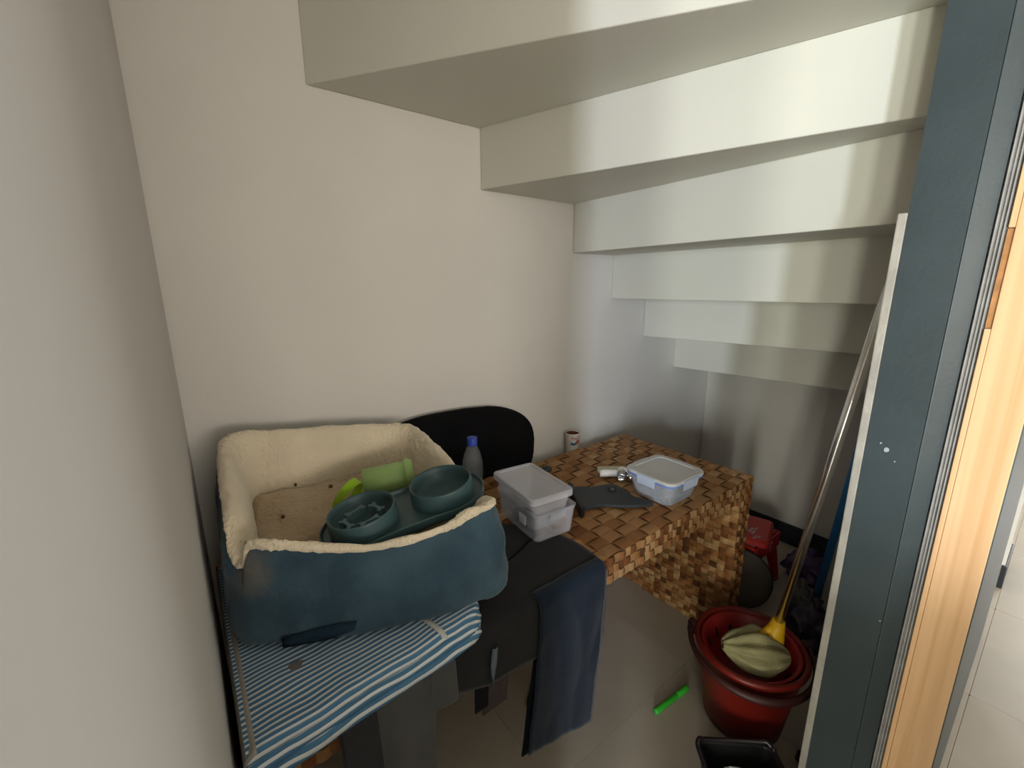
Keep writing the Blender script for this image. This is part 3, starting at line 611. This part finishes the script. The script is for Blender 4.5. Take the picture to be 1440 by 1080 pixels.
# ------------------------------------------------------------------ floor things
bk = thing('mop_bucket', 'red plastic mop bucket on the floor beside the door frame', 'bucket', (1.178, -.772, 0))
ob('pail', lathe([(.001, .003), (.100, .002), (.106, .006), (.112, .05), (.134, .20), (.139, .235), (.149, .238), (.151, .246), (.147, .252), (.138, .252), (.131, .235), (.104, .04), (.001, .03)], 56, sx=1.0, sy=.97, cap0=True), RED, bk, smooth=True)
bsk = ob('wringer_basket', loft([[(lerp(.0, -.035, k) + rr * 1.0 * math.cos(a), .0 + rr * .92 * math.sin(a), z) for a in [2 * PI * i / 44 for i in range(44)]] for rr, z, k in ((.137, .246, 0), (.133, .249, 0), (.124, .243, .1), (.108, .20, .3), (.088, .155, .5), (.07, .14, .5), (.01, .14, .5))], cap1=True), RED2, bk, smooth=True)
for a in range(14):
    an = 2 * PI * a / 14; ob('slot', box(-.003, .003, -.014, .014, -.002, .002), BLACKP, bsk, (-.014 + .109 * math.cos(an), .101 * math.sin(an), .2075)); bsk.children[-1].rotation_euler = (0, 0, an - PI / 2); bsk.children[-1].rotation_euler.x = 1.1
P = []
for i in range(41):
    a = lerp(1.95, 5.55, i / 40); P.append((.160 * math.cos(a), .157 * math.sin(a), .236 - .022 * math.sin(PI * i / 40) + .006))
ob('handle', tube(P, [.0075 + .004 * math.exp(-((i - 20) / 7) ** 2) for i in range(41)], 12), DKRED, bk, smooth=True)
for a in (1.9, 5.6): ob('handle_lug', box(-.012, .012, -.012, .012, -.02, .02), DKRED, bk, (.156 * math.cos(a), .153 * math.sin(a), .232), bevel=.004)
mp = thing('floor_mop', 'chrome-handled mop with olive cloth head standing in the red bucket', 'mop', (1.20, -.80, .22))
hb, ht = Vector((1.222, -.815, .29)), Vector((1.17, -.9475, 1.321)); o0 = Vector((1.20, -.80, .22))
ax = (ht - hb).normalized()
ob('pole', tube([hb + ax * .03 - o0, lerp(hb, ht, .5) - o0, ht - o0], .0105, 16), CHROME, mp, smooth=True)
ob('grip_cap', tube([ht - o0, ht + ax * .02 - o0], .0108, 16), BLACKP, mp, smooth=True)
b = hb - o0
ob('socket', tube([b - ax * .035 + Vector((-.03, .0, -.008)), b - ax * .01 + Vector((-.012, 0, 0)), b + ax * .02, b + ax * .045], [.034, .030, .021, .016], 16), YEL, mp, smooth=True)
ob('socket_wing', tube([b + Vector((-.045, .02, .005)), b + Vector((-.01, .004, .018)), b + Vector((.012, -.012, .016))], [.008, .014, .008], 10), YEL, mp, smooth=True)
def mopfn(a, b_):
    th = 2 * PI * a; t = b_; rx = .100 * math.sin(PI * (.04 + .92 * t)) ** .7; L = lerp(-.085, .085, t)
    fold = 1 + .15 * math.sin(9 * th + 3 * t) + .10 * nz(math.cos(th), math.sin(th), t * 3, 1.7)
    c = Vector((-.045, .005, .0)); ax_ = Vector((.62, -.74, -.05)).normalized(); s1 = Vector((-.74, -.62, .12)).normalized(); s2 = ax_.cross(s1)
    p = c + ax_ * L + s1 * rx * .62 * fold * math.cos(th) + s2 * rx * .50 * fold * math.sin(th)
    p.z += .035
    return tuple(p)
bm = sheet(mopfn, 56, 26); bmesh.ops.remove_doubles(bm, verts=bm.verts, dist=.0005)
ob('cloth_head', bm, MOPC, mp, smooth=True)
bp_ = thing('broom_handle', 'blue pole standing behind the mop against the pale board', 'pole', (1.765, -.755, 0))
ob('pole', tube([(0, 0, .02), (.0, -.034, .45), (-.01, -.066, .872)], .0125, 14), BLUEP, bp_, smooth=True)
ob('end_cap', lathe([(.0135, 0), (.0135, .02), (.0128, .022)], 14, cap0=True), BLUEP, bp_, smooth=True)
ob('pole_cap', tube([(-.01, -.066, .872), (-.0102, -.067, .885)], [.0132, .009], 14), mat('dark_blue_cap', (.012, .05, .2), .5, .3, var=.1), bp_, smooth=True)
pb = ob('pale_board', box(1.84, 1.855, -.905, -.760, 0, .42), PANEL, None, bevel=.003)
tag(pb, 'narrow pale grey board standing behind the blue pole', 'board')
so = thing('plastic_stool', 'small red plastic stool with pale markings behind the desk leg', 'stool', (1.80, -.455, 0))
ob('seat', loft([rrect(.105, .105, .02, .222), rrect(.112, .112, .022, .228), rrect(.110, .110, .022, .243), rrect(.100, .100, .02, .250), rrect(.05, .05, .02, .251)], cap0=True, cap1=True), REDS, so, smooth=False)
for sx in (-1, 1):
    for sy in (-1, 1):
        x0, y0, x1, y1 = sx * .098, sy * .098, sx * .125, sy * .125
        ob('leg', loft([[(x1, y1, 0), (x1 - sx * .03, y1, 0), (x1 - sx * .03, y1 - sy * .006, 0), (x1 - sx * .006, y1 - sy * .006, 0), (x1 - sx * .006, y1 - sy * .03, 0), (x1, y1 - sy * .03, 0)],
                        [(x0, y0, .222), (x0 - sx * .06, y0, .222), (x0 - sx * .06, y0 - sy * .006, .222), (x0 - sx * .006, y0 - sy * .006, .222), (x0 - sx * .006, y0 - sy * .06, .222), (x0, y0 - sy * .06, .222)]], cap0=True, cap1=True), REDS, so)
for sx, sy in ((1, 0), (-1, 0), (0, 1), (0, -1)):
    ob('apron', box(-.112 if sy else sx * .1085 - .003, .112 if sy else sx * .1085 + .003, -.105 if sx else sy * .1085 - .003, .105 if sx else sy * .1085 + .003, .165, .226), REDS, so, bevel=.001)
PINK = mat('pale_print', (.55, .40, .38), .6, .3, var=.3, vscale=60)
for (x, y, a, l, w_) in ((-.02, -.045, .5, .022, .005), (-.03, -.06, .2, .016, .004), (.01, -.055, .7, .012, .004), (-.06, -.08, .4, .014, .004), (-.045, -.09, .3, .010, .003)):
    ob('printed_mark', box(-l, l, -w_, w_, .2505, .2515), PINK, so, (x, y, 0)); so.children[-1].rotation_euler = (0, 0, a)
for k, z in enumerate((.205, .19, .178)): ob('printed_mark', box(-.004, .004, -.1122, -.1115, z - .004, z + .004), PINK, so, (.03 - .004 * k, 0, 0))
fd = place('round_cushion', 'taupe round cushion with black piped rim leaning behind the desk leg', 'cushion', (1.628, -.545, .118), (-.80, -.50, .33))
ob('pad', lathe([(.001, -.018), (.08, -.017), (.108, -.006), (.110, 0), (.108, .006), (.08, .022), (.04, .028), (.001, .029)], 40), DISC, fd, smooth=True)
ob('piping', lathe([(.1085 + .005 * math.cos(a), .005 * math.sin(a)) for a in [2 * PI * i / 8 for i in range(9)]], 40), BLACKP, fd, smooth=True)
def bag(name, label, c, s, mt_, seed):
    bm = bmesh.new(); bmesh.ops.create_icosphere(bm, subdivisions=4, radius=1)
    for v in bm.verts:
        n = v.co.copy(); k = 1 + .35 * nz(*n, 2.1 + seed * .13) + .18 * (1 - abs(nz(*n, 5.0 + seed))) - .1
        v.co = Vector((n.x * s[0] * k, n.y * s[1] * k, max(-s[2] * .92, n.z * s[2] * k)))
    zmin = min(v.co.z for v in bm.verts)
    for v in bm.verts: v.co.z -= zmin
    t = thing(name, label, 'bag', (c[0], c[1], c[2]), group='plastic bags on the closet floor')
    ob('film', bm, mt_, t, smooth=True)
    ob('knot', tube([(0, 0, s[2] * 1.7), (.01, .004, s[2] * 2.0), (.03, .01, s[2] * 2.25)], [.02, .008, .02], 9), mt_, t, smooth=True)
bag('plastic_bag', 'crumpled purple plastic bag on the floor behind the mop pole', (2.02, -.66, 0), (.085, .09, .055), PURP, 1)
bag('plastic_bag', 'crumpled grey plastic bag on the floor between stool and purple bag', (1.845, -.695, 0), (.06, .045, .032), GREYB, 2)
bag('plastic_bag', 'dark purple plastic bag on the floor at the foot of the blue pole', (1.64, -.80, 0), (.09, .08, .07), mat('dark_purple_film', (.022, .014, .035), .4, .5, var=.4, vscale=20), 3)
mk = place('marker_pen', 'bright green marker pen lying on the closet floor', 'pen', (.972, -.619, .0088), (1, -.09, 0))
ob('barrel', lathe([(.001, 0), (.0075, .001), (.0085, .005), (.0085, .098), (.0080, .099)], 20, cap0=True), MARK, mk, smooth=True)
ob('cap', lathe([(.0082, .0985), (.0088, .099), (.0086, .145), (.0065, .152), (.001, .153)], 20, cap1=True), MARK, mk, smooth=True)
ob('clip', box(.0085, .0105, -.002, .002, .105, .145), MARK, mk, bevel=.0005)
cr = thing('waste_bin', 'low black open bin with white paper inside at the front of the closet floor', 'bin', (.925, -.893, 0), (0, 0, -.72))
ob('shell', loft([rrect(.075, .06, .015, .001), rrect(.086, .070, .018, .105), rrect(.096, .080, .02, .112), rrect(.097, .081, .02, .122), rrect(.084, .068, .018, .120), rrect(.074, .058, .015, .006)], cap0=True, cap1=True), BLACKP, cr, smooth=False, bevel=.002)
ob('liner_fold', tube([(x, y, .124 + .004 * math.sin(5 * i)) for i, (x, y, z) in enumerate(rrect(.092, .076, .02, 0))], .006, 8), mat('black_film', (.02, .016, .02), .3, .5, var=.3), cr, smooth=True)
t = thing('crumpled_paper', 'crumpled white paper inside the low black bin', 'paper', (.925, -.893, .012), (0, 0, -.72))
bm = bmesh.new(); bmesh.ops.create_icosphere(bm, subdivisions=3, radius=1)
for v in bm.verts:
    n = v.co.copy(); k = 1 + .25 * nz(*n, 2.5); v.co = Vector((n.x * .058 * k, n.y * .044 * k, .050 + n.z * .048 * k))
ob('sheet', bm, WHITEC, t)
bag('plastic_bag', 'small black crumpled bag on the floor by the frame foot beside the bin', (1.165, -.955, 0), (.028, .028, .024), mat('black_film', (.02, .016, .02)), 4)
